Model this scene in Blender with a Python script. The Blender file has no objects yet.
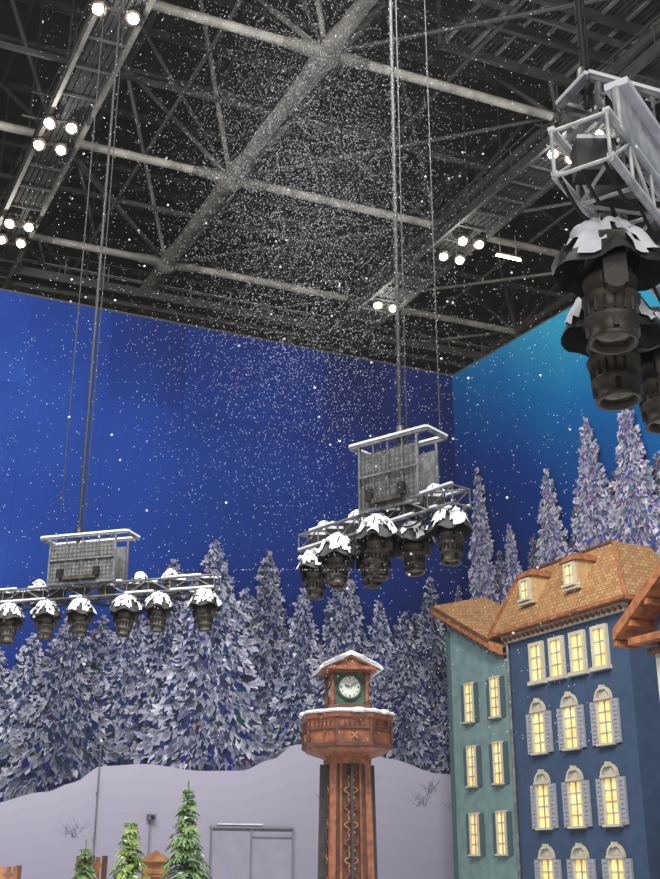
import bpy, math, random
from mathutils import Vector, Matrix
random.seed(7)
R=random.random
def U(a,b): return a+(b-a)*random.random()
CZ=1.7   # eye height above snow floor
sc=bpy.context.scene
sc.view_settings.view_transform='Standard'

def lin(c):
    return tuple(((x/255)/12.92 if x/255<=0.04045 else ((x/255+0.055)/1.055)**2.4) for x in c[:3])+(1.0,)

def mat(name,rgb,rough=.7,metal=0,noise=0,nscale=4,emit=None,es=1.0,rgb2=None,bump=0):
    m=bpy.data.materials.new(name); m.use_nodes=True
    nt=m.node_tree; b=nt.nodes['Principled BSDF']
    b.inputs['Base Color'].default_value=lin(rgb)
    b.inputs['Roughness'].default_value=rough
    b.inputs['Metallic'].default_value=metal
    if noise or rgb2:
        tc=nt.nodes.new('ShaderNodeTexCoord'); n=nt.nodes.new('ShaderNodeTexNoise')
        n.inputs['Scale'].default_value=nscale; n.inputs['Detail'].default_value=6
        nt.links.new(tc.outputs['Object'],n.inputs['Vector'])
        r=nt.nodes.new('ShaderNodeValToRGB')
        c2=rgb2 if rgb2 else tuple(x*(1-noise) for x in rgb)
        r.color_ramp.elements[0].position=.35; r.color_ramp.elements[1].position=.65
        r.color_ramp.elements[0].color=lin(c2); r.color_ramp.elements[1].color=lin(rgb)
        nt.links.new(n.outputs['Fac'],r.inputs['Fac']); nt.links.new(r.outputs['Color'],b.inputs['Base Color'])
        if emit: nt.links.new(r.outputs['Color'],b.inputs['Emission Color'])
        if bump:
            bp=nt.nodes.new('ShaderNodeBump'); bp.inputs['Strength'].default_value=bump
            nt.links.new(n.outputs['Fac'],bp.inputs['Height']); nt.links.new(bp.outputs['Normal'],b.inputs['Normal'])
    if emit:
        b.inputs['Emission Color'].default_value=lin(emit); b.inputs['Emission Strength'].default_value=es
    return m

class MB:
    def __init__(s): s.v=[];s.f=[];s.m=[];s.sm=[];s.mats=[];s.col=[]
    def mi(s,m):
        if m not in s.mats: s.mats.append(m)
        return s.mats.index(m)
    def add(s,vs,fs,m,M=None,smooth=False,col=None):
        o=len(s.v)
        if M is not None: vs=[M@Vector(v) for v in vs]
        s.v.extend([tuple(v) for v in vs]); k=s.mi(m)
        for f in fs:
            s.f.append([i+o for i in f]); s.m.append(k); s.sm.append(smooth); s.col.append(col or (1,1,1,1))
    def box(s,c,d,m,M=None):
        x,y,z=c; a,b,e=d[0]/2,d[1]/2,d[2]/2
        vs=[(x+i*a,y+j*b,z+k*e) for i in(-1,1) for j in(-1,1) for k in(-1,1)]
        s.add(vs,[(0,1,3,2),(4,6,7,5),(0,4,5,1),(2,3,7,6),(0,2,6,4),(1,5,7,3)],m,M)
    def beam(s,p,q,w,h,m,M=None):
        p=Vector(p);q=Vector(q);d=(q-p)
        if d.length<1e-6:return
        d.normalize(); up=Vector((0,0,1)) if abs(d.z)<.95 else Vector((1,0,0))
        a=d.cross(up).normalized()*w/2; b=a.cross(d).normalized()*h/2
        vs=[e+i*a+j*b for e in(p,q) for i in(-1,1) for j in(-1,1)]
        s.add(vs,[(0,1,3,2),(4,6,7,5),(0,4,5,1),(2,3,7,6),(0,2,6,4),(1,5,7,3)],m,M)
    def cyl(s,p,q,r1,m,r2=None,n=8,caps=True,M=None):
        r2=r1 if r2 is None else r2
        p=Vector(p);q=Vector(q);d=(q-p).normalized(); up=Vector((0,0,1)) if abs(d.z)<.95 else Vector((1,0,0))
        a=d.cross(up).normalized(); b=a.cross(d)
        vs=[]
        for i in range(n):
            t=2*math.pi*i/n; o=a*math.cos(t)+b*math.sin(t)
            vs.append(p+o*r1); vs.append(q+o*r2)
        s.add(vs,[(2*i,2*((i+1)%n),2*((i+1)%n)+1,2*i+1) for i in range(n)],m,M,True)
        if caps:
            s.add([vs[2*i] for i in range(n)],[tuple(range(n))],m,M); s.add([vs[2*i+1] for i in range(n)],[tuple(range(n))],m,M)
    def lathe(s,prof,m,M=None,n=20,smooth=True,capb=False,capt=False):
        vs=[];k=len(prof)
        for i in range(n):
            t=2*math.pi*i/n
            for r,z in prof: vs.append((r*math.cos(t),r*math.sin(t),z))
        fs=[]
        for i in range(n):
            j=(i+1)%n
            for a in range(k-1): fs.append((i*k+a,j*k+a,j*k+a+1,i*k+a+1))
        s.add(vs,fs,m,M,smooth)
    def ball(s,c,r,m,n=12):
        prof=[(max(.001,r*math.sin(math.pi*i/8)),r*math.cos(math.pi*i/8)) for i in range(9)]
        s.lathe(prof,m,Matrix.Translation(c),n)
    def finish(s,name,loc=(0,0,0),rz=0,recalc=True,color=False,sc_=1.0):
        me=bpy.data.meshes.new(name); me.from_pydata(s.v,[],s.f)
        for m in s.mats: me.materials.append(m)
        me.polygons.foreach_set('material_index',s.m); me.polygons.foreach_set('use_smooth',s.sm)
        if color:
            ca=me.color_attributes.new('Col','FLOAT_COLOR','CORNER'); arr=[]
            for f,c in zip(s.f,s.col):
                arr.extend(c*len(f))
            ca.data.foreach_set('color',arr)
        if recalc:
            import bmesh
            bm=bmesh.new(); bm.from_mesh(me); bmesh.ops.recalc_face_normals(bm,faces=bm.faces); bm.to_mesh(me); bm.free()
        me.update()
        ob=bpy.data.objects.new(name,me); ob.location=loc; ob.rotation_euler=(0,0,rz); ob.scale=(sc_,)*3
        sc.collection.objects.link(ob); return ob

# ---------------- materials
SNOW=mat('snow',(228,229,236),.8,noise=.1,nscale=3,bump=.2)
STEEL=mat('painted_steel',(108,106,100),.6,noise=.25,nscale=1.2)
STEELD=mat('dark_steel',(54,54,53),.7,noise=.3,nscale=1.5)
STEELL=mat('galvanised_steel',(152,148,140),.6,noise=.25,nscale=1.5)
DECK=mat('roof_deck',(28,29,29),.9,noise=.3,nscale=.5)
DARKW=mat('dark_cladding',(32,33,35),.9,noise=.3,nscale=.3)
ALU=mat('truss_aluminium',(124,125,128),.5,.2,noise=.35,nscale=6)
BLK=mat('black_metal',(36,34,32),.5,.2,noise=.3,nscale=9)
GRY=mat('grey_casing',(82,74,64),.55,.1,noise=.45,nscale=8)
PANEL=mat('grey_mesh_panel',(112,114,114),.7,noise=.3,nscale=7)
FAB=mat('weather_cover',(50,49,50),.7,noise=.4,nscale=10)
LENS=mat('lens_glass',(60,48,34),.15,.2)
CABLE=mat('black_cable',(26,26,28),.7)
LAMP=mat('lamp_glow',(255,255,245),.5,emit=(255,248,228),es=30)

# ---------------- room shell
H=19.7+CZ
C=Vector((5.2,45,0))
aL=math.atan2(-.4134,-.9105); aR=math.atan2(-.86,.51)

def wall_mat(name,left):
    m=bpy.data.materials.new(name); m.use_nodes=True; nt=m.node_tree; N=nt.nodes; L=nt.links
    b=N['Principled BSDF']; b.inputs['Roughness'].default_value=.75; b.inputs['Specular IOR Level'].default_value=.1
    tc=N.new('ShaderNodeTexCoord'); sp=N.new('ShaderNodeSeparateXYZ'); L.new(tc.outputs['Object'],sp.inputs[0])
    no=N.new('ShaderNodeTexNoise'); no.inputs['Scale'].default_value=.16 if left else .1; no.inputs['Detail'].default_value=4
    L.new(tc.outputs['Object'],no.inputs['Vector'])
    def mth(op,a,bv,c=None):
        n=N.new('ShaderNodeMath'); n.operation=op
        for i,x in enumerate((a,bv,c)):
            if x is None: continue
            if isinstance(x,(int,float)): n.inputs[i].default_value=x
            else: L.new(x,n.inputs[i])
        return n.outputs[0]
    x=sp.outputs[0]; z=sp.outputs[2]
    if left:
        a=mth('MULTIPLY_ADD',x,.036,-.13)
        d=mth('ABSOLUTE',mth('SUBTRACT',z,13.5),0); a=mth('SUBTRACT',a,mth('MULTIPLY',d,.03))
        f=mth('ADD',a,mth('MULTIPLY_ADD',no.outputs['Fac'],.8,-.1))
        pn=N.new('ShaderNodeMath'); pn.operation='FLOOR'; L.new(mth('MULTIPLY',x,.34),pn.inputs[0])
        wn=N.new('ShaderNodeTexWhiteNoise'); wn.noise_dimensions='1D'; L.new(pn.outputs[0],wn.inputs['W'])
        up=mth('GREATER_THAN',z,17.9)
        f=mth('ADD',f,mth('MULTIPLY',mth('MULTIPLY',mth('SUBTRACT',wn.outputs['Value'],.4),.22),up))
        fr=mth('FRACT',mth('MULTIPLY',x,.34),0); seam=mth('LESS_THAN',fr,.008)
        f=mth('SUBTRACT',f,mth('MULTIPLY',seam,.12))
        cols=[(0,(12,24,68)),(.35,(16,37,98)),(.7,(22,53,124)),(1,(36,72,146))]
    else:
        a=mth('MULTIPLY_ADD',z,.085,-1.33); a=mth('ADD',a,mth('MULTIPLY',x,.05))
        f=mth('ADD',a,mth('MULTIPLY_ADD',no.outputs['Fac'],.6,-.15))
        cols=[(0,(12,27,78)),(.35,(12,46,108)),(.7,(10,86,140)),(1,(36,130,162))]
    r=N.new('ShaderNodeValToRGB'); cr=r.color_ramp
    cr.elements[0].position=0; cr.elements[0].color=lin(cols[0][1]); cr.elements[1].position=1; cr.elements[1].color=lin(cols[-1][1])
    for p,c in cols[1:-1]:
        e=cr.elements.new(p); e.color=lin(c)
    L.new(f,r.inputs['Fac'])
    L.new(r.outputs['Color'],b.inputs['Base Color'])
    return m
mb=MB(); WL=wall_mat('mural_blue_left',True); mb.box((18,-.15,H/2),(36.0,.3,H),WL); mb.box((18,-.17,H+.04),(36,.34,.08),STEELD)
mb.finish('wall_left',C,aL)
mb=MB(); WR=wall_mat('mural_blue_right',False); mb.box((18,.15,H/2),(36,.3,H),WR); mb.box((18,.17,H+.04),(36,.34,.08),STEELD)
mb.finish('wall_right',C,aR)
mb=MB(); mb.box((0,25,-.1),(120,110,.2),SNOW); mb.finish('floor')
mb=MB(); mb.box((0,30,38),(120,120,.3),DECK); mb.finish('ceiling')
mb=MB(); mb.box((0,82,19),(120,.4,38),DARKW); mb.finish('wall_back')
mb=MB(); mb.box((52,30,19),(.4,110,38),DARKW); mb.finish('wall_east')
mb=MB(); mb.box((-52,30,19),(.4,110,38),DARKW); mb.finish('wall_west')

# ---------------- mural trees and snow (flat print)
MUR=bpy.data.materials.new('mural_print'); MUR.use_nodes=True
_n=MUR.node_tree; _b=_n.nodes['Principled BSDF']; _a=_n.nodes.new('ShaderNodeVertexColor'); _a.layer_name='Col'
_n.links.new(_a.outputs['Color'],_b.inputs['Base Color']); _b.inputs['Roughness'].default_value=.85; _b.inputs['Specular IOR Level'].default_value=.05
def mixc(a,b,t): return tuple(a[i]+(b[i]-a[i])*t for i in range(3))
def mural_tree(mb,s0,zb,zt,W,sg,off,tone=1.0,dark=(40,46,74),light=(200,199,214)):
    Hh=zt-zb; n=int(18+Hh*4.4); ph=U(0,6)
    ds=lin(tuple(c*tone for c in dark))
    for side in (-1,1):
        pts=[(s0,zt)]
        k=16
        for i in range(1,k+1):
            f=i/k; w=W/2*.85*f**.85
            pts.append((s0+side*w*U(.8,1.05),zt-Hh*f)); pts.append((s0+side*w*.75,zt-Hh*f+Hh*.01))
        pts.append((s0,zb))
        for i in range(1,len(pts)-1):
            mb.add([(s0,sg*off,max(zb,pts[i][1])),(pts[i][0],sg*off,pts[i][1]),(pts[i+1][0],sg*off,pts[i+1][1]),(s0,sg*off,pts[i+1][1])],[(0,1,2,3)],MUR,col=ds)
    for i in range(n):
        f=i/(n-1); z=zb+Hh*(.02+.96*f); w=W/2*((1-f)**.75)*(1+.12*math.sin(i*.9+ph))*U(.85,1.15)+.05
        y=sg*(off+.001+.0004*i)
        nb=max(3,int(3+w*7)); us=[(-1+2*(j+U(.1,.9))/nb) for j in range(nb)]; us.sort(key=lambda u:-abs(u))
        for u in us:
            if R()<.1: continue
            bx=s0+u*w*.84; L=(.11+w*.12)*U(.8,1.3)
            oz0=z-abs(u)*w*.3+U(-.06,.06)
            dx=u*1.0; dy=-(.25+.45*(1-abs(u))); ln=math.hypot(dx,dy); dx/=ln;dy/=ln
            br=(.36+.64*R()**.8)*(.78+.22*abs(u))
            for kx in range(8):
                darkf=kx<2
                an=U(-.9,.9); cx,sx=math.cos(an),math.sin(an); fx=dx*cx-dy*sx; fy=dx*sx+dy*cx
                l=L*U(.55,1.2); hw=l*U(.15,.3)
                ox=bx+U(-.07,.07)*(w+.4); oz=oz0+U(-.06,.06)
                if darkf: oz-=.12; hw*=1.3; cc=lin(tuple(c*tone*U(.8,1.4) for c in dark)); yy=y
                else:
                    c=mixc(dark,light,min(1,max(.2,br*U(.75,1.15)))); cc=lin(tuple(q*tone for q in c)); yy=y+sg*.0002
                px,pz=-fy*hw,fx*hw; mx,mz=ox+fx*l*.55,oz+fy*l*.55
                mb.add([(ox-px*.6,yy,oz-pz*.6),(mx-px,yy,mz-pz),(ox+fx*l,yy,oz+fy*l),(mx+px,yy,mz+pz),(ox+px*.6,yy,oz+pz*.6)],[(0,1,2,3,4)],MUR,col=cc)
mb=MB()
fz=[(0,9.2),(1,9),(2,8),(3.5,7.4),(5,9),(6.5,7.8),(8,8.6),(10,9),(12,8.2),(14,6.8),(16,6),(18,5.2),(22,5),(30,5)]
for a,b in zip(fz[:-1],fz[1:]):
    mb.add([(a[0],.012,2+CZ-1),(b[0],.012,2+CZ-1),(b[0],.012,b[1]-2+CZ),(a[0],.012,a[1]-2+CZ)],[(0,1,2,3)],MUR,col=lin((38,44,76)))
off=.02
k=0
s=.4
while s<27:   # background row
    top=None
    for a,b in zip(fz[:-1],fz[1:]):
        if a[0]<=s<=b[0]: top=a[1]+(b[1]-a[1])*(s-a[0])/(b[0]-a[0])
    mural_tree(mb,s,3.6+CZ,(top+U(-.6,1.4))+CZ,U(1.8,2.6),1,off,.7); off+=.003 if k%2 else .001; k+=1; s+=U(.7,1.1)
off=.1
trees=[(21.5,1.2,7.5,4),(19.3,1.3,7.4,3.8),(17.7,1.5,6.9,3.2),(16.6,2.2,7.4,3.1),(14.3,3,8.2,3.2),(13.3,3.1,9.2,3.4),(11.9,3.1,10.4,3.4),(9.2,3.3,9.6,2.9),
 (8.33,3.3,11.2,3.3),(6.94,4,9.8,2.8),(5.3,4.0,11.2,3.4),(3.82,3.9,9.6,2.7),(1.6,2.9,10.8,3.1),(.75,3.0,9.3,1.5),(2.8,3.5,9.3,2.6),(10.44,2.9,11.3,5.1),(15.45,1.9,8.2,4.3)]
for i,(s0,b,t,w) in enumerate(trees):
    mural_tree(mb,s0,b+CZ,t+CZ,w,1,off,(.84,.96,.9,1.0)[i%4]); off+=.025
sn=[(-.0,3.2),(1.6,3.3),(3.6,3.75),(5,4.0),(6.5,4.15),(7.3,4.1),(8.2,3.55),(9.3,3.15),(10.8,3.1),(12.6,3.26),(14.1,3.15),(15,2.6),(15.8,2.3),(17.8,1.85),(20,1.7),(28,1.6)]
def lerp_list(l,x):
    for a,b in zip(l[:-1],l[1:]):
        if a[0]<=x<=b[0]:
            t=(x-a[0])/(b[0]-a[0]); t=t*t*(3-2*t); return a[1]+(b[1]-a[1])*t
    return l[-1][1]
xs=[i*.25 for i in range(112)]
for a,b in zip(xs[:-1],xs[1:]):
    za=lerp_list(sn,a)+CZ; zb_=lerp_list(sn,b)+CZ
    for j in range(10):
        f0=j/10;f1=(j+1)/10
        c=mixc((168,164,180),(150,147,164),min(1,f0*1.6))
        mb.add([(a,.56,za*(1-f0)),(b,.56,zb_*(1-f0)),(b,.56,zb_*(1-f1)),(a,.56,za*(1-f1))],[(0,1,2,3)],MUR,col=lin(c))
for (s0,z0) in [(2.4,2.3),(1.9,2.7),(6.1,2.2),(4.6,3.0),(14.9,1.1),(1.0,2.2)]:
    for i in range(20):
        a=U(.4,2.7); l=U(.2,.6); x1=s0+U(-.25,.25); 
        p=(x1,.565,z0+CZ+U(-.2,.1)); q=(x1+math.cos(a)*l,.565,p[2]+math.sin(a)*l)
        mb.add([(p[0]-.012,.565,p[2]),(p[0]+.012,.565,p[2]),(q[0]+.005,.565,q[2]),(q[0]-.005,.565,q[2])],[(0,1,2,3)],MUR,col=lin((108,106,128)))
mb.finish('forest_mural',C,aL,recalc=False,color=True)

mb=MB(); off=.03
for (t0,b,t,w,tn) in [(2.6,6,11.5,1.9,.7),(4.6,6,11.6,2.0,.7),(7,6,12.2,2.2,.7),(9.0,6,12.8,2.2,.7),(11,6,12.8,2.4,.7),(1.63,5,15.2,2.9,.98),(3.46,6,12.3,2.2,.98),(5.75,5,13.9,3.7,1.0),(7.98,5,15.2,4.2,1),(9.96,5,15.3,4.4,1),(12,5,15.3,3.9,1),(14.3,5,15,3.6,1),(.3,4,10.6,1.8,.8)]:
    mural_tree(mb,t0,b+CZ,t+CZ,w,-1,off,tn,dark=(70,74,106),light=(212,206,214)); off+=.025
for i in range(60):
    a=i*.3
    mb.add([(a,-.38,0),(a+.3,-.38,0),(a+.3,-.38,5.2),(a,-.38,5.2)],[(0,1,2,3)],MUR,col=lin((150,147,166)))
mb.finish('forest_mural',C,aR,recalc=False,color=True)

# service door in the painted wall
PNT=mat('lavender_paint',(153,149,166),.6,noise=.05,nscale=2); PNTD=mat('lavender_trim',(124,121,138),.6)
mb=MB()
mb.box((8.85,.6,1.45),(2.9,.06,2.9),PNT)
for x in (7.4,8.9,10.3): mb.box((x,.64,1.5),(.05,.1,3.0),PNTD)
mb.box((8.85,.64,3.02),(3.0,.12,.06),PNTD); mb.box((8.15,.66,2.72),(1.4,.05,.04),PNTD); mb.box((9.3,.63,3.12),(1.6,.06,.05),SNOW)
mb.cyl((9.05,.64,1.1),(9.05,.74,1.1),.04,ALU); mb.box((9.1,.74,1.1),(.14,.03,.03),ALU)
mb.finish('door_1',C,aL)
mb=MB(); mb.box((12.4,.72,3.3),(.26,.2,.16),ALU); mb.box((12.4,.62,1.6),(.05,.06,3.2),PNTD); mb.cyl((12.4,.8,3.3),(12.4,.92,3.27),.06,BLK); mb.finish('security_camera',C,aL)
mb=MB(); mb.cyl((14.2,.68,0),(14.2,.68,5.6),.02,ALU); mb.ball((14.2,.68,5.62),.05,SNOW,8)
for z in (1.2,2.6,4.0,5.2): mb.box((14.2,.64,z),(.08,.1,.04),ALU)
mb.finish('conduit_pole',C,aL)

# ---------------- roof space frame
N2=Vector((-4.0,39.6,0)); e1=Vector((.9207,.3903,0)); e2=Vector((.455,-.8905,0))
def nd(p,q,z): return N2+e1*p+e2*q+Vector((0,0,z+CZ))
mb=MB()
rows=[-24,-15.5,-7.7,0,8.5,16.5]; colsP=[-25,-16,-7,0,9.3,18.6,28]
for q in rows:
    mb.cyl(nd(-32,q,26),nd(34,q,26),.17,STEELL,n=10)
for p in colsP:
    r=.28 if p==0 else .2
    qa=-13.3 if p==0 else -30
    mb.cyl(nd(p,qa,26),nd(p,24,26),r,STEEL if p==0 else STEELD,n=12)
for p in colsP:
    for q in rows:
        if p==0:
            mb.ball(nd(p,q,26),.55,STEEL)
            for d in (e1,-e1): mb.cyl(nd(p,q,26),nd(p,q,26)+d*1.6,.34,STEEL,.17,n=10)
            for d in (e2,-e2): mb.cyl(nd(p,q,26),nd(p,q,26)+d*1.6,.45,STEEL,.28,n=10)
        else: mb.ball(nd(p,q,26),.34,STEELD,10)
tp=[(a+b)/2 for a,b in zip(colsP[:-1],colsP[1:])]; tq=[(a+b)/2 for a,b in zip(rows[:-1],rows[1:])]
for q in tq: mb.cyl(nd(-32,q,33),nd(34,q,33),.15,STEELD,n=8)
for p in tp: mb.cyl(nd(p,-30,33),nd(p,24,33),.15,STEELD,n=8)
for i,p in enumerate(tp):
    for j,q in enumerate(tq):
        mb.ball(nd(p,q,33),.3,STEELD,8)
        for pp in (colsP[i],colsP[i+1]):
            for qq in (rows[j],rows[j+1]):
                mb.cyl(nd(p,q,33),nd(pp,qq,26),.1,STEEL if pp==0 else STEELD,n=8)
for i in range(len(colsP)-1):
    pm=tp[i]
    mb.cyl(nd(pm,-30,26.2),nd(pm,20,26.2),.08,STEELD,n=6)
for j in range(len(rows)-1):
    mb.beam(nd(-30,tq[j],26.3),nd(32,tq[j],26.3),.12,.2,STEELD)
    mb.cyl(nd(0,rows[j],26),nd(9.3,rows[j+1],26.1),.08,STEELD,n=6)
    mb.cyl(nd(-7,rows[j+1],26),nd(0,rows[j],26),.07,STEELD,n=6)
    mb.cyl(nd(9.3,rows[j],26),nd(18.6,rows[j+1],26.1),.08,STEEL,n=6)
mb.finish('roof_space_frame')
mb=MB()
q=-36
while q<24:
    mb.beam(nd(-45,q,35.4),nd(40,q,35.4),.18,.4,STEELD); q+=3.2
p=-40
while p<38:
    mb.beam(nd(p,-38,34.8),nd(p,26,34.8),.12,.3,STEELD); p+=4.6
mb.finish('roof_purlins')

def catwalk(name,p,qa,qb,z,w,along='q',sm=STEELD,rm=STEEL,rung=.75):
    mb=MB()
    f=(lambda a,b,zz: nd(p+b,a,zz)) if along=='q' else (lambda a,b,zz: nd(a,p+b,zz))
    for sgn in (-1,1):
        o=sgn*w/2
        mb.beam(f(qa,o,z),f(qb,o,z),.14,.42,sm)
        for dz in (.6,1.15): mb.cyl(f(qa,o,z+dz),f(qb,o,z+dz),.035,rm,n=6)
        a=qa
        while a<=qb:
            mb.cyl(f(a,o,z),f(a,o,z+1.15),.03,rm,n=6); a+=2
    a=qa
    while a<=qb:
        mb.beam(f(a,-w/2,z-.05),f(a,w/2,z-.05),.06,.1,STEELD); a+=rung
    for b in range(-3,4): mb.beam(f(qa,b*w/7,z+.02),f(qb,b*w/7,z+.02),w/9,.02,DARKW)
    a=qa+1
    while a<=qb:
        for sgn in (-1,1): mb.cyl(f(a,sgn*w/2,z),f(a,sgn*w/2,z+8 if z>24.5 else z+2),.045,STEELD,n=6)
        a+=6
    return mb.finish(name)
catwalk('lighting_catwalk',-7.1,-20,22,25.2,1.4,'q',STEEL,STEELD,1.6)
catwalk('lighting_catwalk',9.8,-16,22,25.0,1.7,'q',STEELD,STEELD,1.2)
catwalk('lighting_catwalk',-17.5,-28,30,25.6,1.4,'p',STEELD,STEELD,1.2)
catwalk('lighting_catwalk',-10.5,-28,30,25.4,1.2,'p',STEELD,STEEL,1.2)
catwalk('lighting_catwalk',20.5,-16,22,26.4,2.2,'q',STEELD,STEELD,1.2)
mb=MB()
for i in range(9): mb.beam(nd(4.2+i*1.0,9.2,27.3),nd(4.2+i*1.0,14.2,27.3),.1,.12,STEEL)
for j in range(4): mb.beam(nd(4,9.2+j*1.66,27.15),nd(12.4,9.2+j*1.66,27.15),.18,.34,STEELD)
for i in range(40): mb.beam(nd(4.1+i*.21,9.2,27.4),nd(4.1+i*.21,14.2,27.4),.03,.05,STEELD)
for p,q in((4,9.2),(12.4,9.2),(4,14.2),(12.4,14.2)): mb.cyl(nd(p,q,27.1),nd(p,q,33),.09,STEELD)
mb.finish('service_platform')
mb=MB()
mb.cyl(nd(-30,-20.5,30),nd(30,-20.5,30),.7,STEELD,n=16); mb.cyl(nd(14,-26,29.5),nd(14,18,29.5),.55,STEELD,n=16)
for i in range(26): mb.cyl(nd(-28+i*2.2,-20.5,30),nd(-27.9+i*2.2,-20.5,30),.76,STEELD,n=16)
mb.finish('ventilation_duct')

# flood lights
def flood(x,y,z,n,m=1,dx=.8,lampE=300):
    mb=MB(); base=Vector((x,y,z+CZ))
    for j in range(m):
        for i in range(n):
            o=base+e1*(i-(n-1)/2)*dx+e2*(j-(m-1)/2)*1.5
            M=Matrix.Translation(o)@Matrix.Rotation(-.6,4,'X')
            mb.box((0,0,.2),(.42,.42,.2),BLK,M)
            mb.lathe([(.17,-.03),(.26,.0),(.26,.1),(.16,.2)],GRY,M,14)
            mb.lathe([(.001,-.04),(.12,-.04),(.17,-.03)],LAMP,M,14)
            for sx in(-1,1): mb.beam(M@Vector((sx*.3,0,.1)),M@Vector((sx*.3,0,.6)),.04,.04,BLK)
            mb.beam(M@Vector((-.3,0,.6)),M@Vector((.3,0,.6)),.05,.05,BLK)
            mb.cyl(M@Vector((0,0,.6)),o+Vector((0,0,1.1)),.03,BLK)
        a=base+e2*(j-(m-1)/2)*1.5+Vector((0,0,1.1)); mb.cyl(a-e1*(n*dx/2+.3),a+e1*(n*dx/2+.3),.04,STEELD)
    ob=mb.finish('flood_light')
    ld=bpy.data.lights.new('flood_lamp','POINT'); ld.energy=lampE; ld.shadow_soft_size=.12; ld.color=(1,.95,.86)
    lo=bpy.data.objects.new('flood_lamp',ld); lo.location=base+Vector((0,-.4,-.7)); sc.collection.objects.link(lo); lo.parent=ob
flood(-9.85,34.8,24.6,2,2)
flood(-13.0,41.5,24.6,2,2)
flood(5.57,42.9,24.6,2,2)
flood(2.6,48.5,24.8,2,1)
flood(8.6,36.3,24.8,2,1)
flood(9.7,35.1,24.9,1,1)
flood(-6.6,28.6,24.7,2,1,1.1)
mb=MB(); a=Vector((7.2,43.8,24.9+CZ)); mb.beam(a,a+e1*1.2,.1,.05,LAMP); mb.beam(a+Vector((0,0,.08)),a+e1*1.2+Vector((0,0,.08)),.26,.08,GRY)
for kx in (.2,1.0): mb.cyl(a+e1*kx,a+e1*kx+Vector((0,0,1.2)),.02,STEELL)
mb.finish('tube_light')

# ---------------- stage lights
def stage_light(loc,rz,s=1.0,tilt=(0,0),seed=0,lit=0):
    rnd=random.Random(seed); mb=MB()
    for x in (-.12,.12):
        mb.box((x,0,-.03),(.05,.09,.12),BLK); mb.cyl((x,-.03,.03),(x,.03,.03),.05,ALU,n=10)
    mb.box((0,0,-.14),(.42,.3,.13),GRY); mb.box((0,0,-.21),(.36,.26,.05),BLK)
    for sx in (-1,1):
        mb.box((sx*.27,0,-.4),(.07,.17,.42),BLK); mb.box((sx*.25,0,-.21),(.1,.19,.08),GRY)
        mb.cyl((sx*.31,0,-.56),(sx*.19,0,-.56),.085,GRY,n=14)
    Mh=Matrix.Translation((0,0,-.5))@Matrix.Rotation(tilt[0],4,'X')@Matrix.Rotation(tilt[1],4,'Y')
    mb.lathe([(.001,.24),(.1,.23),(.16,.17),(.185,.08),(.2,.06),(.2,.03),(.185,.02),(.19,-.08),(.215,-.1),(.215,-.13),(.19,-.15),(.18,-.26),(.2,-.28),(.2,-.31),(.175,-.33),(.165,-.42),(.18,-.43),(.18,-.46),(.15,-.46),(.145,-.4)],GRY,Mh,24)
    mb.lathe([(.146,-.41),(.1,-.42),(.001,-.435)],LENS,Mh,20)
    for i in range(16):
        a=i*math.pi/8; mb.box((math.cos(a)*.188,math.sin(a)*.188,-.2),(.018,.018,.12),BLK,Mh)
    for a in (0,math.pi/2,math.pi,3*math.pi/2):
        mb.box((math.cos(a)*.175,math.sin(a)*.175,-.37),(.04,.04,.08),BLK,Mh)
    n=48; rings=[(.03,.0),(.13,-.02),(.2,-.07),(.25,-.14),(.29,-.21),(.33,-.28),(.37,-.34),(.395,-.4)]
    ph=[rnd.uniform(0,6.3) for _ in range(6)]
    def ringv(dz,dr):
        vs=[]
        for i in range(n):
            t=2*math.pi*i/n
            wob=1+.05*math.sin(3*t+ph[0])+.05*math.sin(8*t+ph[1]); zz=.04*math.sin(5*t+ph[2])
            for k,(r,z) in enumerate(rings):
                ex=.015*math.sin(9*t+ph[3]+k)+.012*math.sin(5*t+1.7*k) if dz else 0
                vs.append((r*wob*math.cos(t)+dr*math.cos(t),r*wob*math.sin(t)+dr*math.sin(t),z+zz*k/7+dz+ex))
        return vs
    K=len(rings); vs=ringv(0,0)
    fs=[(i*K+a,((i+1)%n)*K+a,((i+1)%n)*K+a+1,i*K+a+1) for i in range(n) for a in range(K-1)]
    mb.add(vs,fs,FAB,None,True)
    vs=ringv(.045,.014); fs=[]
    for i in range(n):
        t=2*math.pi*i/n
        dpt=5.3+1.6*math.sin(4*t+ph[4])+1.8*math.sin(7*t+ph[5])+rnd.uniform(-1,1)
        hole=rnd.randint(3,6) if rnd.random()<.22 else -1
        for a in range(K-1):
            if a<dpt and a!=hole: fs.append((i*K+a,((i+1)%n)*K+a,((i+1)%n)*K+a+1,i*K+a+1))
    mb.add(vs,fs,SNOW,None,True)
    for _ in range(13):
        a=rnd.uniform(0,6.3); r=rnd.uniform(.0,.29)
        mb.lathe([(.001,.06),(.06,.045),(.09,0),(.07,-.03)],SNOW,Matrix.Translation((math.cos(a)*r,math.sin(a)*r,.04-r*.66))@Matrix.Scale(rnd.uniform(.6,1.3),4),10)
    for ca in range(2):
        x0=rnd.uniform(-.25,.0); pts=[(x0+.3*i/8,.2-.45*ca,-.05-.25*math.sin(math.pi*i/8)) for i in range(9)]
        for a,b in zip(pts[:-1],pts[1:]): mb.cyl(a,b,.013,CABLE,n=6)
    return mb.finish('stage_light',loc,rz,sc_=s,recalc=False)

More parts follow.
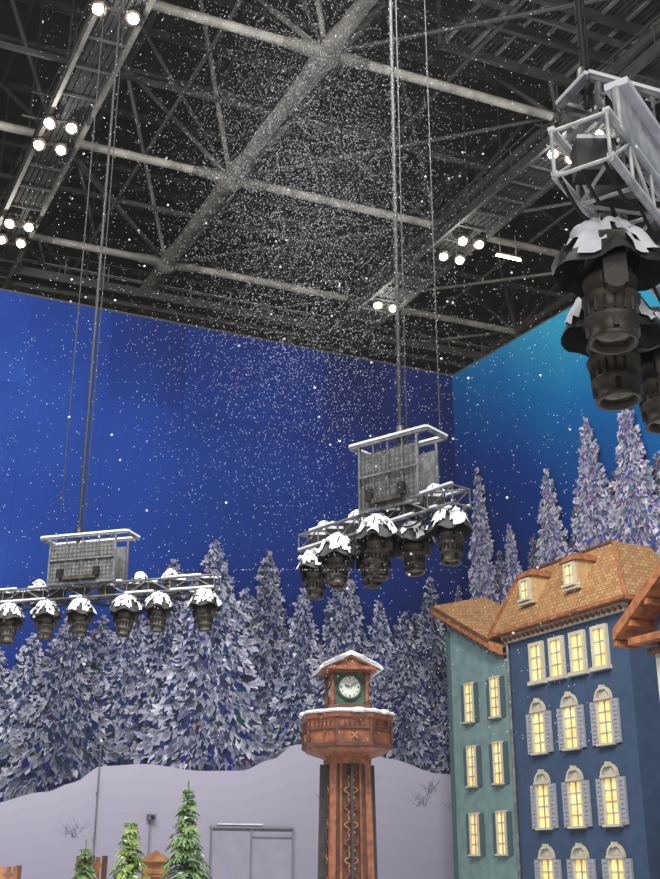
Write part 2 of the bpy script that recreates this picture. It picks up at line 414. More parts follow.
def box_truss(name,A,B,w,h,snow=.6,cr=.03,step=.5,m=ALU,boxes=True):
    mb=MB(); A=Vector(A);B=Vector(B); d=(B-A); L=d.length; d.normalize(); sd=Vector((-d.y,d.x,0)).normalized()
    P=lambda a,i,j: A+d*a+sd*(i*w/2)+Vector((0,0,j*h/2))
    for i in(-1,1):
        for j in(-1,1): mb.cyl(P(0,i,j),P(L,i,j),cr,m,n=8)
    n=max(1,int(L/step)); st=L/n
    for k in range(n):
        a0,a1=k*st,(k+1)*st
        if k%2: a0,a1=a1,a0
        for i in(-1,1): mb.cyl(P(a0,i,-1),P(a1,i,1),cr*.6,m,n=6)
        for j in(-1,1): mb.cyl(P(a0,-1,j),P(a1,1,j),cr*.6,m,n=6)
    for k in range(n+1):
        for i in(-1,1): mb.cyl(P(k*st,i,-1),P(k*st,i,1),cr*.6,m,n=6)
        for j in(-1,1): mb.cyl(P(k*st,-1,j),P(k*st,1,j),cr*.6,m,n=6)
    for i in(-1,1):
        for j in (-1,1):
            a=0
            while a<L:
                l=U(.15,.5)
                if R()<snow:
                    up=Vector((0,0,cr+.01)); mb.beam(P(a,i,j)+up,P(min(L,a+l),i,j)+up,cr*2,.035,SNOW)
                a+=l
    for r_ in range(3):
        a=0
        while a<L-.1:
            l=min(U(.5,.9),L-a); pr=None
            for q in range(7):
                t=q/6; pt=P(a+l*t,(-1,0,1)[r_]*.8,-1)+Vector((0,0,-.03-.13*math.sin(math.pi*t)))
                if pr is not None: mb.cyl(pr,pt,.017,CABLE,n=5,caps=False)
                pr=pt
            a+=l
    a=.3
    while boxes and a<L-.2:
        mb.box(tuple(P(a,0,0)),(.34,.24,h*.7),BLK); mb.box(tuple(P(a,0,0)+Vector((0,0,h*.35+.03))),(.3,.2,.05),SNOW); a+=U(.4,.7)
    return mb.finish(name)

def hoist_frame(name,c,rz,wt,wb,dp,h,cabx,top,panel=True):
    mb=MB()
    for z,w in ((h,wt),(0,wb)):
        for y in(-dp/2,dp/2):
            mb.beam((-w/2,y,z),(w/2,y,z),.05,.06,ALU)
            if z==h: mb.beam((-w/2,y,z+.045),(w/2,y,z+.045),.07,.04,SNOW)
        for x in (-w/2,w/2): mb.beam((x,-dp/2,z),(x,dp/2,z),.05,.06,ALU)
        if z==h:
            for x in (-w/2,w/2): mb.beam((x,-dp/2,z+.045),(x,dp/2,z+.045),.07,.04,SNOW)
    for x in (-wb/2,wb/2):
        for y in (-dp/2,dp/2): mb.beam((x,y,0),(x,y,h),.04,.04,ALU)
    if panel: mb.box((0,-dp/2+.02,h*.44),(wb*.96,.02,h*.82),PANEL); mb.box((0,dp/2-.02,h*.44),(wb*.96,.02,h*.82),PANEL)
    for i in range(1,4): mb.beam((-wb/2+wb*i/4,-dp/2-.005,0),(-wb/2+wb*i/4,-dp/2-.005,h),.02,.02,PANEL)
    n=int(wb/.09)
    for i in range(n): mb.cyl((-wb/2+i*wb/n,-dp/2,.05),(-wb/2+i*wb/n,-dp/2,h),.004,GRY,n=4,caps=False)
    for i in range(int(h/.09)): mb.cyl((-wb/2,-dp/2,.05+i*.09),(wb/2,-dp/2,.05+i*.09),.004,GRY,n=4,caps=False)
    mb.beam((-wb/2,-dp/2-.02,h*.5),(wb/2,-dp/2-.02,h*.5),.03,.03,ALU)
    for x in (-wb*.3,wb*.25): mb.box((x,-dp/2-.06,h*.2),(.13,.08,.2),BLK)
    mb.box((0,-dp/2-.05,h*.1),(wb*.5,.08,.08),GRY)
    mb.cyl((cabx,0,h*.6),(cabx,0,top),.035,CABLE,n=6); mb.cyl((cabx+.1,.05,h*.6),(cabx+.1,.05,top),.014,CABLE,n=5)
    mb.lathe([(.001,.12),(.07,.1),(.09,-.1),(.04,-.2)],BLK,Matrix.Translation((cabx,0,h+.2)),12)
    z=h
    while z<top:
        mb.box((cabx,0,z),(.08,.04,.07),BLK); z+=.3 if z<12 else 1.2
    return mb.finish(name,c,rz)

# left bar
aT=math.atan2(-.308,1)
yl=lambda x:23.29-.308*x
zt=5.72+CZ
box_truss('lighting_truss',(-10.2,yl(-10.2),zt),(-2.4,yl(-2.4),zt),.36,.28,cr=.024)
for i,x in enumerate((-8.9,-8.0,-7.15,-6.25,-5.45,-4.4,-3.66,-2.65)):
    stage_light((x,yl(x)-.1,zt-.18),aT+U(-.5,.5),U(.84,.92),(U(-.15,.15),U(-.12,.12)),i+3)
for i,x in enumerate((-6.6,-4.2,-3.5)):
    stage_light((x,yl(x)+.3,zt+.42),aT,.5,(U(-.2,.2),0),i+30)
xh=-5.38; hoist_frame('chain_hoist_frame',(xh,yl(xh),zt+.17),aT,2.1,1.6,.6,1.05,-.3,19.9)
# middle bar
aM=math.atan2(-1.188,1)
ym=lambda x:20.05-1.188*x
zm=5.6+CZ
box_truss('lighting_truss',(-.42,ym(-.42),zm),(2.1,ym(2.1),zm),.4,.3,cr=.025)
dn=Vector((math.sin(aM),-math.cos(aM),0))
for i,(x,o) in enumerate(((1.93,0),(1.32,-.1),(1.02,.25),(.62,-.15),(.36,.3),(-.25,0),(1.2,.55))):
    stage_light(Vector((x,ym(x),zm-.17))+dn*o,aM+U(-.6,.6),U(.88,.96),(U(-.12,.12),U(-.12,.12)),i+51)
for i,x in enumerate((-.1,1.75,.5)): stage_light((x,ym(x)+.3,zm+.4),aM,.5,(0,0),i+70)
xh=1.17; hoist_frame('chain_hoist_frame',(xh,ym(xh),zm+.1),aM+.2,1.6,1.2,.6,1.2,.06,19.7)
# near bar on the right
d3=Vector((.56,.83,0)).normalized(); aN=math.atan2(d3.y,d3.x); sd3=Vector((d3.y,-d3.x,0))
P0=Vector((2.12,8.25,5.75+CZ))
WHT=mat('white_truss_paint',(214,214,214),.45,noise=.25,nscale=5)
box_truss('lighting_truss',P0,P0+d3*6.5,.5,.45,.9,.03,.5,WHT)
mb=MB()
pa=P0+d3*.5+sd3*.2+Vector((0,0,.56)); pb=P0+d3*6+sd3*.2+Vector((0,0,.56))
mb.beam(pa,pb,.04,.55,WHT); mb.beam(pa+Vector((0,0,.3)),pb+Vector((0,0,.3)),.22,.07,SNOW); mb.beam(pa+Vector((0,0,-.28)),pb+Vector((0,0,-.28)),.09,.05,SNOW)
for kx in range(14): 
    c_=pa+d3*kx*.38; mb.beam(c_+Vector((0,0,-.26))-sd3*.03,c_+Vector((0,0,.26))-sd3*.03,.03,.03,ALU)
    mb.cyl(c_+Vector((0,0,-.25)),c_+Vector((0,0,-.6)),.015,ALU)
mb.finish('snow_covered_guard_panel')
for i,(x,y,z,s_) in enumerate(((2.46,9.0,5.42,1.18),(2.68,9.95,5.27,1.18),(3.3,10.6,5.3,1.2),(3.9,11.6,5.5,1.2))):
    stage_light((x,y,z+CZ-.05),aN+U(-.6,.6),s_,(U(-.06,.06),U(-.06,.06)),i+90)
hoist_frame('chain_hoist_frame',(2.7,9.3,6.62+CZ),aN-.6,.8,.6,.5,.35,-.25,22,False)
for (x,y) in ((2.1,20.5),(-5.9,24.2)):
    mb=MB(); mb.cyl((x,y,7.3+CZ if x<0 else 9.3),(x,y,27.2),.014,CABLE,n=6); mb.finish('steel_wire')

# ---------------- buildings
aF=math.atan2(-.8912,.4537)
def shingle(name,c1,c2,mort,sx=3.0):
    m=bpy.data.materials.new(name); m.use_nodes=True; nt=m.node_tree;N=nt.nodes;L=nt.links;b=N['Principled BSDF']
    tc=N.new('ShaderNodeTexCoord'); sp=N.new('ShaderNodeSeparateXYZ'); cb=N.new('ShaderNodeCombineXYZ'); L.new(tc.outputs['Object'],sp.inputs[0])
    ad=N.new('ShaderNodeMath'); ad.operation='ADD'; L.new(sp.outputs[0],ad.inputs[0]); L.new(sp.outputs[1],ad.inputs[1])
    L.new(ad.outputs[0],cb.inputs[0]); L.new(sp.outputs[2],cb.inputs[1])
    br=N.new('ShaderNodeTexBrick'); br.inputs['Scale'].default_value=sx; br.inputs['Color1'].default_value=lin(c1); br.inputs['Color2'].default_value=lin(c2); br.inputs['Mortar'].default_value=lin(mort)
    br.inputs['Mortar Size'].default_value=.03; br.inputs['Brick Width'].default_value=.5; br.inputs['Row Height'].default_value=.42
    L.new(cb.outputs[0],br.inputs['Vector']); L.new(br.outputs['Color'],b.inputs['Base Color']); b.inputs['Roughness'].default_value=.8
    return m
SH=shingle('roof_shingles',(178,138,90),(148,108,68),(112,80,52))
WOOD=mat('orange_wood',(168,106,66),.6,noise=.3,nscale=5); WOODD=mat('brown_wood',(108,70,46),.6,noise=.3,nscale=6)
CRM=mat('cream_trim',(192,184,164),.6,noise=.05,nscale=5)
TAN=mat('tan_dormer',(190,158,112),.6,noise=.1,nscale=5)
BLU=mat('blue_stucco',(52,74,102),.85,noise=.12,nscale=2.5,bump=.1)
TEA=mat('teal_stucco',(112,138,136),.85,noise=.12,nscale=2.5,bump=.1)
SHU=mat('grey_shutter',(156,158,164),.6,noise=.08,nscale=9)
GLOW=mat('lit_window',(255,230,152),.4,emit=(255,220,130),es=.62,rgb2=(236,190,104),nscale=2.0)
def win(mb,t,zb,zt_,w,cols=2,rows_=3,fr=CRM,k=0,arch=False,shut=False,glass=GLOW,fw=.06):
    h=zt_-zb; mz=(zb+zt_)/2
    mb.box((t,k-.01,mz),(w,.04,h),glass)
    for sx in (-1,1): mb.box((t+sx*(w/2+fw/2),k-.05,mz),(fw,.12,h+2*fw),fr)
    mb.box((t,k-.05,zt_+fw/2),(w,.12,fw),fr); mb.box((t,k-.08,zb-fw/2),(w+fw*3,.2,fw*1.1),fr)
    for i in range(1,cols): mb.box((t-w/2+w*i/cols,k-.04,mz),(.04 if i*2==cols else .025,.05,h),SHU)
    for j in range(1,rows_): mb.box((t,k-.04,zb+h*j/rows_),(w,.045,.03),SHU)
    if arch:
        r=w/2+fw; n=14; z0=zt_+fw
        pts=[(t+r*math.cos(math.pi*i/n),z0+r*math.sin(math.pi*i/n)) for i in range(n+1)]
        fpts=[(x,k-.06,z) for x,z in pts]; bk=[(x,k,z) for x,z in pts]
        mb.add(fpts+bk,[tuple(range(n+1))]+[(i,i+1,n+2+i,n+1+i) for i in range(n)],SHU)
        for (x0,z_0),(x1,z_1) in zip(pts[:-1],pts[1:]): mb.beam((x0,k-.08,z_0),(x1,k-.08,z_1),.1,.06,fr)
        mb.box((t,k-.09,z0),(w+fw*2.6,.14,.06),fr); mb.box((t,k-.1,z0+r),(.1,.16,.14),fr)
        r2=r*.6; p2=[(t+r2*math.cos(math.pi*i/n),k-.07,z0+.04+r2*math.sin(math.pi*i/n)) for i in range(n+1)]
        mb.add(p2,[tuple(range(n+1))],CRM)
    if shut:
        sw=w*.5
        for sx in (-1,1):
            cx=t+sx*(w/2+fw+sw/2+.01); mb.box((cx,k-.05,mz),(sw,.05,h+.04),SHU)
            for q in (-1,1): mb.box((cx+q*(sw/2-.025),k-.085,mz),(.05,.03,h+.04),SHU)
            nn=int(h/.11)
            for j in range(nn): mb.box((cx,k-.085,zb+h*(j+.5)/nn),(sw-.1,.03,.035),SHU)
# blue townhouse
mb=MB(); b0=-CZ
mb.box((2.82,1.3,(7.0+b0)/2),(5.64,2.6,7.0-b0),BLU)
for t in (1.5,2.5,3.5,4.5): win(mb,t,5.42,6.5,.48,2,3,fw=.1)
for t in (1.42,2.95,4.48):
    win(mb,t,3.3,4.45,.52,2,4,arch=True,shut=True)
    win(mb,t,1.15,2.35,.52,2,4,arch=True,shut=True)
    win(mb,t,-1.0,.25,.52,2,4,arch=True,shut=True)
for z,d in ((6.86,.12),(6.98,.2)): mb.box((2.82,-d/2,z),(5.7+d,d,.1),CRM)
for i in range(24): mb.box((.1+i*.24,-.18,6.9),(.09,.2,.1),WOODD)
mb.box((2.9,-.2,7.09),(6.4,.5,.08),WOOD)
ze=7.1; zr=9.3
A=[(-.5,-.38,ze),(6.1,-.38,ze),(4.25,1.0,zr),(-.5,1.0,zr),(-.5,3,ze),(6.1,3,ze),(4.25,2.4,zr),(-.5,2.4,zr)]
mb.add(A,[(0,1,2,3),(1,5,6,2),(3,2,6,7),(0,3,7,4),(4,7,6,5),(0,4,5,1)],SH)
mb.beam(A[0],A[1],.08,.14,WOOD); mb.beam(A[0],A[3],.14,.12,WOOD); mb.beam(A[1],A[2],.1,.08,WOOD); mb.beam(A[3],A[2],.12,.08,WOODD); mb.beam(A[1],A[5],.1,.14,WOOD)
for t in (1.15,3.4):   # dormers
    zb_=7.88; k0=-.02
    mb.box((t,k0+.6,zb_+.44),(.64,1.2,.88),TAN)
    win(mb,t,zb_+.16,zb_+.74,.34,2,2,k=k0,fw=.07)
    g=[(t-.44,k0-.12,zb_+.86),(t+.44,k0-.12,zb_+.86),(t+.32,k0+.05,zb_+1.08),(t-.32,k0+.05,zb_+1.08),(t-.44,k0+1.2,zb_+.86),(t+.44,k0+1.2,zb_+.86),(t+.32,k0+1.2,zb_+1.08),(t-.32,k0+1.2,zb_+1.08)]
    mb.add(g,[(0,1,2,3),(1,5,6,2),(3,2,6,7),(0,3,7,4),(0,4,5,1)],WOOD)
    mb.box((t,k0-.04,zb_+.02),(.7,.12,.06),CRM)
mb.cyl((.06,-.1,b0),(.06,-.1,6.8),.05,ALU,n=8)
mb.finish('blue_townhouse',(5.75,37,CZ),aF)
# teal townhouse
mb=MB(); 
mb.add([(-3.55,0,b0),(-.02,0,b0),(-.02,0,6.3),(-3.55,0,8.1),(-3.55,2.6,b0),(-.02,2.6,b0),(-.02,2.6,6.3),(-3.55,2.6,8.1)],[(0,1,2,3),(4,7,6,5),(0,3,7,4),(1,5,6,2),(3,2,6,7),(0,4,5,1)],TEA)
TR=mat('teal_trim',(62,84,88),.7)
for z in (5.2,3.15,1.05,-1.05):
    for t in (-2.3,-.8):
        win(mb,t,z-.6,z+.62,.4,2,4,fr=CRM,fw=.05)
        for sx in (-1,1): mb.box((t+sx*.38,-.04,z),(.22,.05,1.26),TR)
mb.box((-3.5,-.04,3.0),(.14,.1,9.6),TR)
r0=[(-4.0,-.4,8.5),(-.55,-.4,6.7),(-.55,-.4,6.96),(-4.0,-.4,8.76)]
r1=[(-3.8,1.8,8.9),(-.55,1.8,7.2),(-.55,1.8,7.6),(-3.8,1.8,9.3)]
mb.add(r0+r1,[(0,1,2,3),(4,7,6,5),(0,4,5,1)],WOOD); mb.add(r0+r1,[(3,2,6,7),(1,5,6,2),(0,3,7,4)],SH)
r2=[(-.56,-.4,6.69),(-.03,-.22,6.42),(-.03,-.22,6.68),(-.56,-.4,6.95)]; r3=[(-.56,1.8,7.2),(-.03,1.8,6.9),(-.03,1.8,7.1),(-.56,1.8,7.55)]
mb.add(r2+r3,[(0,1,2,3),(0,4,5,1)],WOOD); mb.add(r2+r3,[(3,2,6,7)],SH)
for i in range(9):
    f=i/8; mb.beam((-3.9+3.4*f,-.36,8.38-1.77*f),(-3.8+3.3*f,.3,8.42-1.72*f),.1,.12,WOODD)
mb.beam(r0[3],r0[2],.06,.1,WOODD)
mb.finish('teal_townhouse',(5.75,37,CZ),aF)
# near chalet at the right edge
mb=MB()
F=lambda t:5.05+.68*t if t<3.5 else 5.05+.68*(7-t)
mb.add([(.85,0,b0),(6.2,0,b0),(6.2,0,F(6.2)-.15),(3.5,0,F(3.5)-.15),(.85,0,F(.85)-.15),(.85,3.0,b0),(6.2,3.0,b0),(6.2,3.0,F(6.2)-.15),(3.5,3.0,F(3.5)-.15),(.85,3.0,F(.85)-.15)],
  [(0,1,2,3,4),(5,9,8,7,6),(0,4,9,5),(1,6,7,2),(4,3,8,9),(3,2,7,8)],BLU)
for (ta,tb) in ((0,3.5),(7,3.5)):
    pa=[(ta,-.6,F(ta)),(tb,-.6,F(tb)),(tb,-.6,F(tb)+.26),(ta,-.6,F(ta)+.26),(ta,3,F(ta)),(tb,3,F(tb)),(tb,3,F(tb)+.26),(ta,3,F(ta)+.26)]
    mb.add(pa,[(0,1,2,3),(4,7,6,5),(0,4,5,1),(0,3,7,4)],WOOD); mb.add(pa,[(3,2,6,7)],SH)
    for i in range(7):
        f=i/6; t=ta+(tb-ta)*f; mb.beam((t,-.55,F(t)-.07),(t,.1,F(t)-.07),.12,.14,WOOD)
mb.box((3.4,-.3,4.95),(5.9,.5,.16),WOOD); mb.box((3.5,-.12,4.7),(5.5,.3,.14),WOODD)
mb.box((.93,-.06,1.5),(.14,.14,6.3),CRM)
for z in (3.6,1.7,-.4):
    for t in (1.45,3.4,5.1): win(mb,t,z-.6,z+.6,.6,2,3,k=0,shut=False,fw=.1)
mb.finish('timber_chalet',(7.2,27.3,CZ),aF)

# ---------------- clock tower
RED=mat('red_brown_wood',(156,96,68),.55,noise=.3,nscale=7); REDD=mat('dark_red_wood',(106,66,52),.6,noise=.3,nscale=7)
GRN=mat('green_paint',(72,98,84),.6,noise=.2,nscale=8); GOLD=mat('ochre_ornament',(178,134,88),.5); NAVY=mat('navy_panel',(66,60,62),.6,noise=.2,nscale=8)
FACE=mat('clock_face',(205,208,196),.5)
mb=MB()
def ring_box(z0,z1,w0,w1,m):
    a,b=w0/2,w1/2
    vs=[(-a,-a,z0),(a,-a,z0),(a,a,z0),(-a,a,z0),(-b,-b,z1),(b,-b,z1),(b,b,z1),(-b,b,z1)]
    mb.add(vs,[(0,1,5,4),(1,2,6,5),(2,3,7,6),(3,0,4,7),(0,3,2,1),(4,5,6,7)],m)
ring_box(-1.7,-1.3,1.1,1.05,RED); ring_box(-1.3,2.3,.84,.72,REDD)
for k in range(4):
    M=Matrix.Rotation(k*math.pi/2,4,'Z')
    mb.beam((-.42,-.42,-1.3),(-.35,-.35,2.25),.13,.13,RED,M)
    mb.beam((0,-.435,-1.2),(0,-.375,2.05),.4,.05,NAVY,M)
    for sx in (-1,1): mb.beam((sx*.22,-.45,-1.2),(sx*.2,-.39,2.05),.035,.05,RED,M)
    mb.box((0,-.4,2.12),(.7,.1,.14),RED,M); mb.box((0,-.45,-1.2),(.8,.12,.14),RED,M)
    nz=9
    for i in range(nz):
        z=-1.0+i*.34; yy=-.468+.06*(z+1.2)/3.25
        for a in range(6):
            t=a*math.pi/3; c=(.06*math.cos(t),yy,z+.06*math.sin(t))
            mb.add([(c[0]+.03*math.cos(q*math.pi/3),yy,c[2]+.03*math.sin(q*math.pi/3)) for q in range(6)],[(0,1,2,3,4,5)],RED if a%2 else GOLD,M)
        for sx in (-1,1):
            pr=None
            for q in range(9):
                t=q/8*math.pi*1.3; pt=(sx*(.03+.11*math.sin(t)),yy,z+.08+.18*q/8)
                if pr: mb.beam(pr,pt,.018,.018,GOLD if i%2 else RED,M)
                pr=pt
def octa(prof,m,rot=math.pi/8,n=8): mb.lathe(prof,m,Matrix.Rotation(rot,4,'Z'),n,smooth=False)
octa([(.45,2.14),(.6,2.2),(.86,2.28),(.93,2.34)],RED); octa([(.93,2.34),(.99,2.37),(.99,2.44),(.93,2.47)],REDD)
octa([(.93,2.47),(.95,2.92),(.99,2.95),(1.01,3.05),(.001,3.05)],RED)
octa([(.955,2.7),(.97,2.71),(.97,2.75),(.955,2.76)],REDD)
for k in range(8):
    M=Matrix.Rotation(k*math.pi/4,4,'Z'); ap=.94*math.cos(math.pi/8)
    for sx in (-1,1):
        mb.box((sx*.35,-ap-.01,2.68),(.06,.06,.46),REDD,M)
    if k%2==0:
        mb.beam((-.06,-ap-.03,2.52),(.06,-ap-.03,2.64),.02,.02,GOLD,M); mb.beam((.06,-ap-.03,2.52),(-.06,-ap-.03,2.64),.02,.02,GOLD,M)
    for x in (-.2,-.1,.0,.1,.2): mb.box((x,-ap-.02,2.84),(.03,.03,.12),REDD,M)
octa([(1.02,3.04),(1.04,3.07),(1.0,3.11),(.8,3.14),(.001,3.15)],SNOW)
for i in range(16):
    a=i*math.pi/8+U(-.1,.1); mb.lathe([(.001,.05),(.1,.04),(.15,0),(.12,-.05)],SNOW,Matrix.Translation((math.cos(a)*.9,math.sin(a)*.9,3.08))@Matrix.Scale(U(.7,1.2),4),10)
mb.box((0,0,3.2),(.9,.9,.1),REDD); mb.box((0,0,3.6),(.66,.66,.72),GRN)
for sx in(-1,1):
    for sy in (-1,1):
        mb.cyl((sx*.37,sy*.37,3.25),(sx*.37,sy*.37,3.93),.045,RED,n=10)
        mb.cyl((sx*.37,sy*.37,3.25),(sx*.37,sy*.37,3.33),.07,REDD,n=10); mb.cyl((sx*.37,sy*.37,3.86),(sx*.37,sy*.37,3.94),.07,REDD,n=10)
mb.box((0,0,3.97),(.9,.9,.08),RED)
for k in range(4):
    M=Matrix.Rotation(k*math.pi/2,4,'Z')@Matrix.Translation((0,-.34,3.62))@Matrix.Rotation(math.pi/2,4,'X')
    mb.lathe([(.27,-.02),(.27,.03),(.23,.05),(.22,.03)],GRN,M,28); mb.lathe([(.225,.025),(.001,.03)],FACE,M,28)
    for h in range(12):
        a=h*math.pi/6; mb.box((.185*math.sin(a),.185*math.cos(a),.035),(.018,.018,.01) if h%3 else (.03,.03,.012),BLK,M)
    for a,l,w in ((-1.2,.11,.022),(1.0,.16,.016)): mb.beam(M@Vector((0,0,.045)),M@Vector((math.sin(a)*l,math.cos(a)*l,.045)),w,w,BLK)
gz=4.0; 
pr=[(-.62,gz-.02),(0,gz+.26),(.62,gz-.02)]
gv=[(x,-.55,z) for x,z in pr]+[(x,.55,z) for x,z in pr]
mb.add(gv,[(0,1,2),(3,5,4),(0,2,5,3),(0,3,4,1),(1,4,5,2)],RED)
for y in (-.57,.57):
    mb.beam((-.64,y,gz-.02),(0,y,gz+.27),.05,.08,RED); mb.beam((.64,y,gz-.02),(0,y,gz+.27),.05,.08,RED); mb.beam((-.6,y,gz),(.6,y,gz),.05,.07,RED)
sv=[(-.7,-.02),(-.6,.08),(-.3,.23),(0,.36),(.3,.23),(.6,.08),(.7,-.02),(.63,-.03),(0,.27),(-.63,-.03)]
n=len(sv); V=[(x,-.61,gz+z) for x,z in sv]+[(x,.61,gz+z) for x,z in sv]
for i in range(n): mb.add([V[i],V[(i+1)%n],V[n+(i+1)%n],V[n+i]],[(0,1,2,3)],SNOW,None,True)
for o in (0,n):
    for i in range(3): mb.add([V[o+i],V[o+i+1],V[o+8],V[o+9]] ,[(0,1,2,3)],SNOW); mb.add([V[o+6-i],V[o+5-i],V[o+8],V[o+7]],[(0,1,2,3)],SNOW)
mb.finish('clock_tower',(.36,25,CZ),.16,recalc=False)

# ---------------- green spruces
def spruce_mat(name,c1,c2):
    m=bpy.data.materials.new(name); m.use_nodes=True; nt=m.node_tree;N=nt.nodes;L=nt.links;b=N['Principled BSDF']; b.inputs['Roughness'].default_value=.8
    tc=N.new('ShaderNodeTexCoord'); no=N.new('ShaderNodeTexNoise'); no.inputs['Scale'].default_value=5; L.new(tc.outputs['Object'],no.inputs['Vector'])
    r=N.new('ShaderNodeValToRGB'); r.color_ramp.elements[0].position=.35; r.color_ramp.elements[0].color=lin(c1); r.color_ramp.elements[1].position=.65; r.color_ramp.elements[1].color=lin(c2)
    L.new(no.outputs['Fac'],r.inputs['Fac']); L.new(r.outputs['Color'],b.inputs['Base Color']); return m
SPR=spruce_mat('spruce_needles',(66,104,62),(142,170,112)); SPY=spruce_mat('spruce_needles_light',(92,128,56),(176,190,112))
BARK=mat('bark',(84,62,46),.9,noise=.3,nscale=8)
def spruce(loc,Ht,W,MS):
    mb=MB(); mb.cyl((0,0,0),(0,0,Ht),.07,BARK,.008,n=8); nl=int(Ht*9)
    for i in range(nl):
        f=i/nl; z=Ht*(.1+.9*f); L0=W/2*(1-f)**.8+.05; nb=int(6+8*(1-f))
        for j in range(nb):
            a=U(0,6.28); L_=L0*U(.6,1.25); ca,sa=math.cos(a),math.sin(a)
            P=lambda t,s_,dz=0:(ca*t*L_-sa*s_,sa*t*L_+ca*s_,z+t*L_*(.12-.5*t)+dz)
            mb.cyl(P(0,0),P(.9,0),.008,BARK,.003,n=3,caps=False)
            for t in (.2,.4,.55,.7,.85,1.0):
                l=(.09+.08*(1-t))*U(.6,1.2)
                for sg in(-1,1):
                    b_=Vector(P(t-.12,0)); tp_=Vector(P(t+.12,sg*l,U(-.05,.02))); m1=Vector(P(t,sg*l*.5,.02)); m2=Vector(P(t+.14,sg*l*.45,-.02))
                    mb.add([b_,m1,tp_,m2],[(0,1,2,3)],SNOW if R()<.03 else MS)
    for q in range(3): mb.cyl((0,0,Ht-.1),(U(-.04,.04),U(-.04,.04),Ht+.12),.02,MS,.003,n=4)
    return mb.finish('spruce_tree',loc,U(0,6),recalc=False)
spruce((-3.06,26,0),3.4,1.35,SPR); spruce((-4.26,26,0),2.72,1.25,SPY); spruce((-5.24,26.2,0),2.2,1.1,SPR)

LW=mat('light_timber',(190,132,82),.6,noise=.25,nscale=5)
mb=MB(); mb.box((0,0,.95),(.62,.62,1.9),LW)
for z in [i*.16 for i in range(1,12)]: mb.box((0,0,z),(.66,.66,.03),WOOD)
mb.add([(-.42,-.42,1.88),(.42,-.42,1.88),(0,-.42,2.15),(-.42,.42,1.88),(.42,.42,1.88),(0,.42,2.15)],[(0,1,2),(3,5,4),(0,2,5,3),(1,4,5,2),(0,3,4,1)],LW)
mb.box((0,-.33,1.35),(.3,.04,.35),WOODD)
mb.finish('timber_kiosk',(-4.42,31,0),.2)
def fence(loc,rz,L_,h):
    mb=MB(); x=0
    while x<L_: mb.box((x,0,h/2),(.11,.04,h),LW if int(x*10)%2 else WOOD); x+=.15
    for z in (h*.3,h*.6,h*.9): mb.box((L_/2,.05,z),(L_,.05,.09),LW)
    for x in (0,L_/2,L_): mb.box((x,.08,h/2),(.12,.12,h+.05),WOODD)
    mb.finish('timber_fence',loc,rz)
fence((-8.6,27,0),.1,1.7,1.76); fence((-5.95,29,0),.05,.6,1.98)

# ---------------- falling artificial snow
FL=mat('glowing_snowflake',(240,242,250),.8,emit=(205,208,215),es=.25)  # slight emission makes the flakes glow in place of caught light
mb=MB()
oct_f=[(0,2,4),(2,1,4),(1,3,4),(3,0,4),(2,0,5),(1,2,5),(3,1,5),(0,3,5)]
def flake(x,y,z,r): mb.add([(x-r,y,z),(x+r,y,z),(x,y-r,z),(x,y+r,z),(x,y,z+r),(x,y,z-r)],oct_f,FL)
G=random.gauss
for i in range(26000):
    y=U(10,20); z=CZ+y*min(.98,max(.25,G(.64,.15))); x=y*G(-.02,.07)
    flake(x,y,z,.015*.45*U(.3,1.0)*(y/15))
for i in range(5000):
    y=U(7,32); flake(U(-.31,.24)*y,y,CZ+U(.1,.9)*y,U(.003,.008)*(y/20+.2))
for i in range(70):
    y=U(7,20); flake(U(-.3,.24)*y,y,CZ+U(.15,.7)*y,.0014*y)
mb.finish('falling_snow',recalc=False)
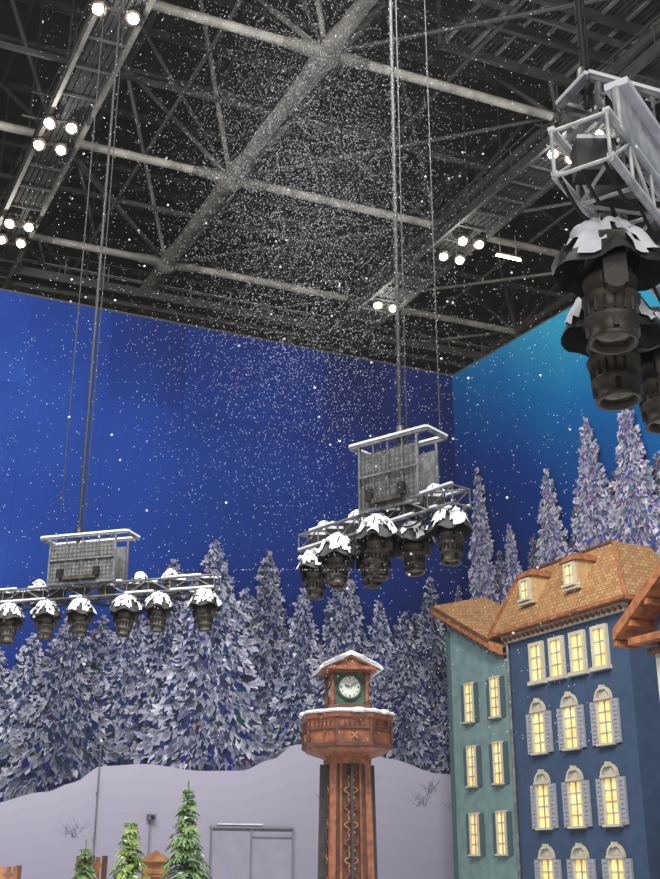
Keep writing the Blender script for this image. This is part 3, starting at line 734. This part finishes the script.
# thin snow mist between the mural walls; its emission stands in for scattered light
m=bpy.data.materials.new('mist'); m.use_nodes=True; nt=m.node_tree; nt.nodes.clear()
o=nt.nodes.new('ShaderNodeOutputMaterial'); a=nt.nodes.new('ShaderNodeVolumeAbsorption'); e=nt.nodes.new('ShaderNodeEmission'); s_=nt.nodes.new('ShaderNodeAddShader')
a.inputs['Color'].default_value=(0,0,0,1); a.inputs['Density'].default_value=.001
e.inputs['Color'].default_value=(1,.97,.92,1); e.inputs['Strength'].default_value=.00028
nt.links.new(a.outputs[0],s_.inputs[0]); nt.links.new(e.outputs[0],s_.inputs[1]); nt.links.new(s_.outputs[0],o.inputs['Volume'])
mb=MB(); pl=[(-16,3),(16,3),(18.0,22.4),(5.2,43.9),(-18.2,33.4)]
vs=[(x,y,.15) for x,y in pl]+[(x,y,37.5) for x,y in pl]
mb.add(vs,[(4,3,2,1,0),(5,6,7,8,9)]+[(i,(i+1)%5,5+(i+1)%5,5+i) for i in range(5)],m); mb.finish('glowing_snow_mist')

# ---------------- lights
def area(name,loc,tgt,size,P,col=(1,1,1)):
    ld=bpy.data.lights.new(name,'AREA'); ld.energy=P; ld.size=size; ld.color=col
    o=bpy.data.objects.new(name,ld); o.location=loc; d=Vector(tgt)-Vector(loc); o.rotation_euler=d.to_track_quat('-Z','Y').to_euler(); sc.collection.objects.link(o)
area('added_wall_wash',(-9,15,20),(-7,40,8),5,4200,(1,.98,.96))  # unseen area light added to brighten the left mural wall
area('added_wall_wash',(3,14,20),(6,42,9),5,4700,(1,.98,.93))  # second added light, out of view, for the corner and right wall
area('added_overhead_light',(-1,16,24),(0,22,0),7,2600,(1,.97,.93))  # added above the frame to light the snow tops, no fixture behind it
area('added_front_fill',(-2,-6,9),(1,20,9),6,1000,(1,.96,.9))  # weak fill added behind the camera
area('added_truss_light',(3,3,13),(3,11,7),3,320,(1,.97,.92))  # added only to brighten the near truss and its fixtures
w=bpy.data.worlds.new('world'); sc.world=w; w.use_nodes=True
w.node_tree.nodes['Background'].inputs[0].default_value=(.92,.94,1,1); w.node_tree.nodes['Background'].inputs[1].default_value=.4

# ---------------- camera
cd=bpy.data.cameras.new('camera'); cd.sensor_fit='VERTICAL'; cd.sensor_height=36; cd.lens=47.1; cd.clip_end=500
co=bpy.data.objects.new('camera',cd); co.location=(0,0,CZ); co.rotation_euler=(math.radians(90+20.5),0,0); sc.collection.objects.link(co); sc.camera=co
